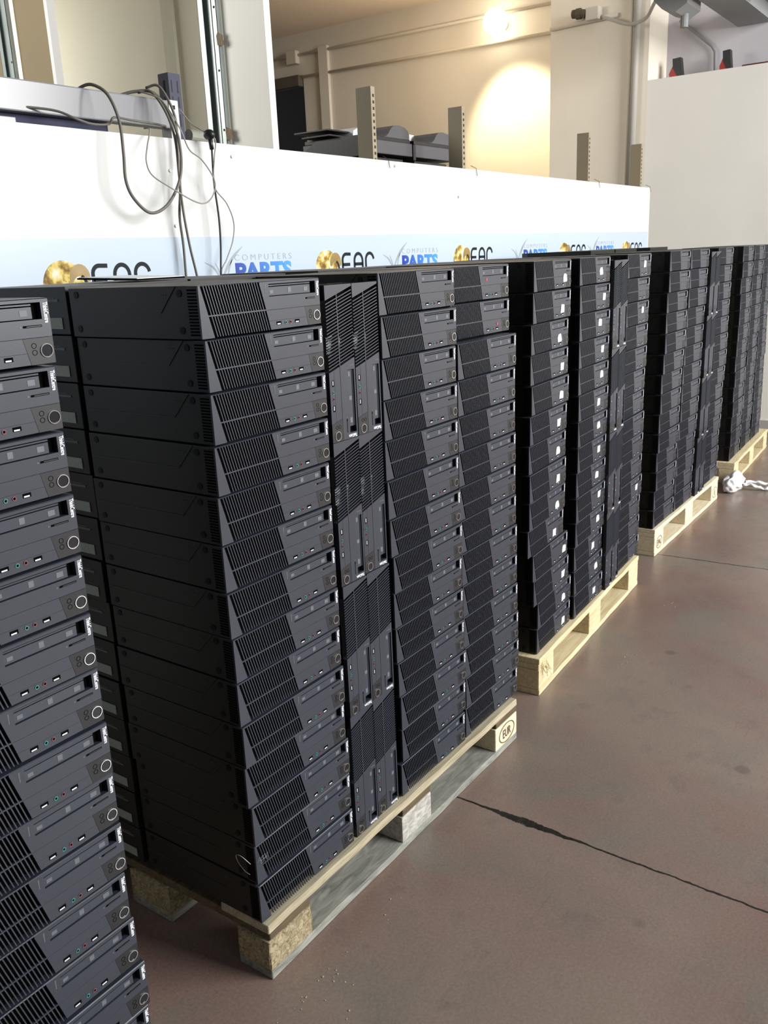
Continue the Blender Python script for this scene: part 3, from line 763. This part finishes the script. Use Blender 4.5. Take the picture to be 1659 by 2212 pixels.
# copiers behind the partition
COPK = mat('copier_dark', (.018,.017,.015), .45); COPG = mat('copier_grey', (.085,.083,.088), .45); COPW = mat('copier_light', (.62,.64,.66), .3)
def copier(x, y, label):
    r = empty('copier', (x, y, 0)); wd = .405; dp = .40
    bm = bmesh.new(); box(bm, .02, wd-.06, .02, dp, 1.7505, 2.02, 0, .004); bm_obj('lower_body', bm, COPK, r)
    bm = bmesh.new(); box(bm, 0, wd, .0, dp, 2.035, 2.098, 0, .004); bm_obj('scanner_unit', bm, COPG, r)
    bm = bmesh.new(); box(bm, .004, wd-.004, .010, dp-.01, 2.0985, 2.118, 0, .003); bm_obj('lid', bm, COPK, r)
    prof = [(.170,2.1185),(.195,2.124),(.215,2.138),(.235,2.160),(.26,2.176),(.30,2.181),(.36,2.175),(.39,2.160),(.402,2.140),(.402,2.1185)]
    bm = bmesh.new(); prism(bm, prof, .015, .17, 0, 1.0); bm_obj('document_feeder', bm, COPG, r)
    bm = bmesh.new(); prism(bm, [(.12,2.1185),(.190,2.126),(.212,2.142),(.232,2.165),(.258,2.179),(.180,2.180),(.13,2.160)], .172, .36, 0, 1.0); bm_obj('feeder_cover', bm, COPW, r)
    bm = bmesh.new(); box(bm, -.04, .13, .20, .42, 2.150, 2.158, 0, .002); box(bm, -.03, .11, .20, .38, 2.126, 2.134, 0, .002); bm_obj('paper_tray', bm, COPK, r)
    bm = bmesh.new(); prism_yz(bm, [(.0,2.02),(.0,2.095),(.30,2.110),(.36,2.075),(.45,2.045),(.45,2.02)], -.02, .004); bm_obj('side_cover', bm, COPK, r)
    tag(r, label, 'copier', 'copiers behind the partition')
copier(2.600, 1.50, 'black copier with curved feeder, left one behind the partition')
copier(3.034, 1.50, 'black copier with curved feeder, right one by beige upright')
r = empty('rack_shelf', (0, 0, 0))
bm = bmesh.new(); box(bm, 2.2, 3.9, 1.35, 2.05, 1.725, 1.75); bm_obj('shelf_board', bm, UPB, r)
for x in (2.24, 3.86):
    for y in (1.36, 2.0):
        bm = bmesh.new(); box(bm, x-.02, x+.02, y, y+.04, 0, 1.7249); bm_obj('leg', bm, UPB, r)
tag(r, 'beige rack shelf carrying the two black copiers', 'shelf')

# galvanised studs
GALV = mat('galvanised_steel', (.36,.41,.40), .38, metal=.35, noise=.25, nscale=9)
def stud(x, y0, y1, label):
    r = empty('metal_stud', (x, y0, 0)); wd = y1-y0
    bm = bmesh.new(); box(bm, 0, .003, 0, wd, 0, 3.9)
    box(bm, -.030, 0, 0, .003, 0, 3.9); box(bm, -.030, 0, wd-.003, wd, 0, 3.9)
    box(bm, -.030, -.027, 0, wd*.22, 0, 3.9); box(bm, -.030, -.027, wd*.72, wd, 0, 3.9); box(bm, -.008, 0, wd*.42, wd*.50, 0, 3.9)
    for z in (2.30,2.62,2.95): disc_x(bm, -.0315, -.028, wd*.1, z, .007, 1)
    bm_obj('stud_profile', bm, [GALV, HOLE], r)
    tag(r, label, 'metal stud', 'galvanised wall studs')
stud(2.99, 2.778, 2.925, 'galvanised steel stud beside the white plaster pillar')
stud(2.99, 4.765, 4.90, 'galvanised steel stud at the top left photo edge')
TORN = mat('torn_board', (.20,.15,.10), .9)
for k, (y, z, lab) in enumerate(((2.775,2.275,'torn brown board fragment at the stud foot by the pillar'),(2.785,2.78,'torn brown board flap halfway up the stud by the pillar'))):
    bm = bmesh.new(); pts = [(0,-.03),(-.03,-.035),(-.034,-.01),(-.022,.005),(-.026,.03),(-.008,.038),(.004,.02)]
    a = [bm.verts.new((2.955, y+p[0], z+p[1])) for p in pts]; b = [bm.verts.new((2.985, y+p[0]*.8, z+p[1]*.8)) for p in pts]
    bm.faces.new(a); bm.faces.new(b[::-1])
    for i in range(7): bm.faces.new((a[i], b[i], b[(i+1)%7], a[(i+1)%7]))
    tag(bm_obj('board_fragment', bm, TORN), lab, 'board fragment')

# ---------------------------------------------------------------- far wall services
PIPE = mat('painted_conduit', (.64,.60,.52), .7); JB = mat('junction_grey', (.50,.49,.45), .6)
def pipe(name, pts, r, label, m=PIPE):
    bm = bmesh.new(); tube(bm, [Vector(p) for p in pts], r, 10); return tag(bm_obj(name, bm, m, smooth=True), label, 'conduit')
pipe('wall_conduit', [(7.075,6.5,3.69),(7.075,2.40,3.665)], .014, 'upper conduit along the warm lit wall')
pipe('wall_conduit', [(7.075,5.56,3.462),(7.075,2.40,3.425)], .015, 'lower conduit along the warm lit wall')
pipe('wall_conduit', [(6.575,2.385,3.340),(6.575,1.79,3.350)], .018, 'short conduit across the cream pillar')
pipe('vertical_pipe', [(6.56,1.615,4.2),(6.56,1.625,3.0),(6.56,1.635,1.9)], .030, 'thick vertical pipe down the cream pillar', mat('pipe_grey', (.40,.38,.34), .55))
pipe('vertical_pipe', [(6.572,1.665,4.2),(6.572,1.675,1.9)], .012, 'thin vertical pipe beside the thick pipe on the pillar')
pipe('wall_conduit', [(7.02,1.42,3.32),(7.02,1.15,3.09),(7.02,1.12,3.04),(7.02,1.11,2.84)], .014, 'bent grey conduit in the recess above the ledge', mat('conduit_dark', (.22,.22,.23), .6))
pipe('hanging_cable', [tuple(v) for v in catmull([(6.57,1.93,3.36),(6.50,1.80,3.30),(6.47,1.70,3.255),(6.45,1.62,3.235),(6.43,1.50,3.255),(6.3,1.385,3.33),(6.1,1.22,3.36)])], .014, 'loose cable drooping between junction box and grey unit', JB)
bm = bmesh.new(); box(bm, 6.50, 6.595, 1.93, 2.04, 3.335, 3.43, 0, .006); tag(bm_obj('junction_box', bm, PIPE), 'pale junction box high on the cream pillar', 'junction box')
bm = bmesh.new(); tube(bm, [Vector((6.52,2.045,3.39)), Vector((6.52,2.09,3.40)), Vector((6.52,2.16,3.405))], .033, 12)
tube(bm, [Vector((6.52,2.085,3.40)), Vector((6.52,2.125,3.40))], .042, 12)
tag(bm_obj('cable_gland', bm, mat('gland_dark', (.10,.085,.055), .8)), 'dark cable gland sticking out left of the junction box', 'cable gland')
bm = bmesh.new(); box(bm, 7.03, 7.099, 5.60, 5.74, 3.60, 3.73, 0, .008); tag(bm_obj('junction_box', bm, PIPE), 'junction box on the conduit above the dark doorway', 'junction box')
bm = bmesh.new(); box(bm, 7.02, 7.099, 5.57, 6.4, 3.37, 3.482, 0, .01); tag(bm_obj('shutter_box', bm, mat('shutter_brown', (.10,.085,.07), .7)), 'dark shutter housing at the doorway head', 'shutter')
r = empty('ceiling_heater', (6.0, 1.1, 3.2))
bm = bmesh.new(); prism_yz(bm, [(-.10,.30),(.14,.30),(.14,.02),(.08,-.04),(-.02,-.075),(-.10,-.03)], -.16, .16); bm_obj('housing', bm, STEELB, r)
bm = bmesh.new(); tube(bm, [Vector((.02,-.03,-.06)), Vector((.02,-.03,-.15))], .028, 12); bm_obj('nozzle', bm, STEELB, r)
bm = bmesh.new()
for k in range(5): tube(bm, catmull([(-.17,.12-k*.02,.2),(-.18,.06-k*.02,.10+.02*k),(-.17,-.02-k*.012,.06),(-.165,-.08,.12+k*.01)]), .008, 6)
bm_obj('wiring', bm, JB, r)
tag(r, 'grey unit with wiring hung below the ceiling beside the pillar', 'ceiling unit')
RED = mat('red_plastic', (.32,.025,.02), .45)
for k, (y, lab) in enumerate(((1.37,'red and black tool standing on the ledge, left one'),(.975,'red and black tool standing on the ledge, right one'))):
    r = empty('cordless_tool', (6.85, y, 2.83)); s = 1 if k == 0 else .85
    bm = bmesh.new(); prism_yz(bm, [(.05*s,0),(.06*s,.06),(.03*s,.12),(-.03*s,.10),(-.04*s,0)], -.03, .03); bm_obj('tool_body', bm, RED, r)
    bm = bmesh.new(); prism_yz(bm, [(.03*s,.10),(.035*s,.17),(-.03*s,.175),(-.04*s,.10),(-.055*s,.005),(-.03*s,.0)], -.032, .032); bm_obj('tool_head', bm, DGR, r)
    tag(r, lab, 'tool', 'red tools on the ledge')
bm = bmesh.new(); box(bm, 6.80, 6.98, .45, .85, 2.8305, 2.875, 0, .01); tag(bm_obj('tool_case', bm, mat('maroon_case', (.10,.02,.02), .6)), 'low dark red case lying on the ledge, right edge', 'case')
for k, x in enumerate((5.3, 6.2)):
    bm = bmesh.new(); box(bm, x, x+.12, .62, .70, 3.22, 3.30, 0, .006); tag(bm_obj('beam_clamp', bm, DGR), ('nearer','farther')[k]+' dark clamp on the grey ceiling beam', 'clamp')

# round lamp on the warm wall
r = empty('wall_lamp', (6.93, 3.10, 3.575))
bm = bmesh.new(); bmesh.ops.create_uvsphere(bm, u_segments=24, v_segments=16, radius=.115)
bm_obj('lamp_globe', bm, mat('lit_glass', (1,.9,.7), .3, emit=((1.0,.86,.62), 9)), r, True)
bm = bmesh.new(); tube(bm, [Vector((.09,0,0)), Vector((.169,0,0))], .05, 16); bm_obj('lamp_base', bm, PIPE, r)
tag(r, 'round glowing lamp high on the warm cream wall', 'lamp')
def spot(loc, target, power, angle, blend, col, rad=.08):
    d = bpy.data.lights.new('lamp_light', 'SPOT'); d.energy = power; d.spot_size = R_(angle); d.spot_blend = blend; d.color = col; d.shadow_soft_size = rad
    o = bpy.data.objects.new('lamp_light', d); C.objects.link(o); o.location = loc
    o.rotation_euler = (Vector(target)-Vector(loc)).to_track_quat('-Z', 'Y').to_euler(); return o
spot((6.50, 3.05, 3.30), (7.10, 2.92, 2.62), 100, 80, .45, (1.0,.80,.48))
d = bpy.data.lights.new('lamp_glow', 'POINT'); d.energy = 14; d.color = (1.0,.72,.42); d.shadow_soft_size = .1
o = bpy.data.objects.new('lamp_glow', d); C.objects.link(o); o.location = (6.2, 3.6, 3.2)

# white lid with black rim lying on the rear left stack
r = empty('loose_lid', (.195, .400, Z0+14*.0980+.0012), (R_(1.6), 0, 0))
bm = bmesh.new(); box(bm, 0, .140, 0, .21, 0, .0035); bm_obj('rim', bm, BLK, r)
bm = bmesh.new(); box(bm, .003, .137, .003, .207, .0035, .0050); bm_obj('lid_sheet', bm, mat('lid_white', (.7,.73,.75), .3), r)
tag(r, 'thin white lid with black rim lying on the rear left stack', 'lid')
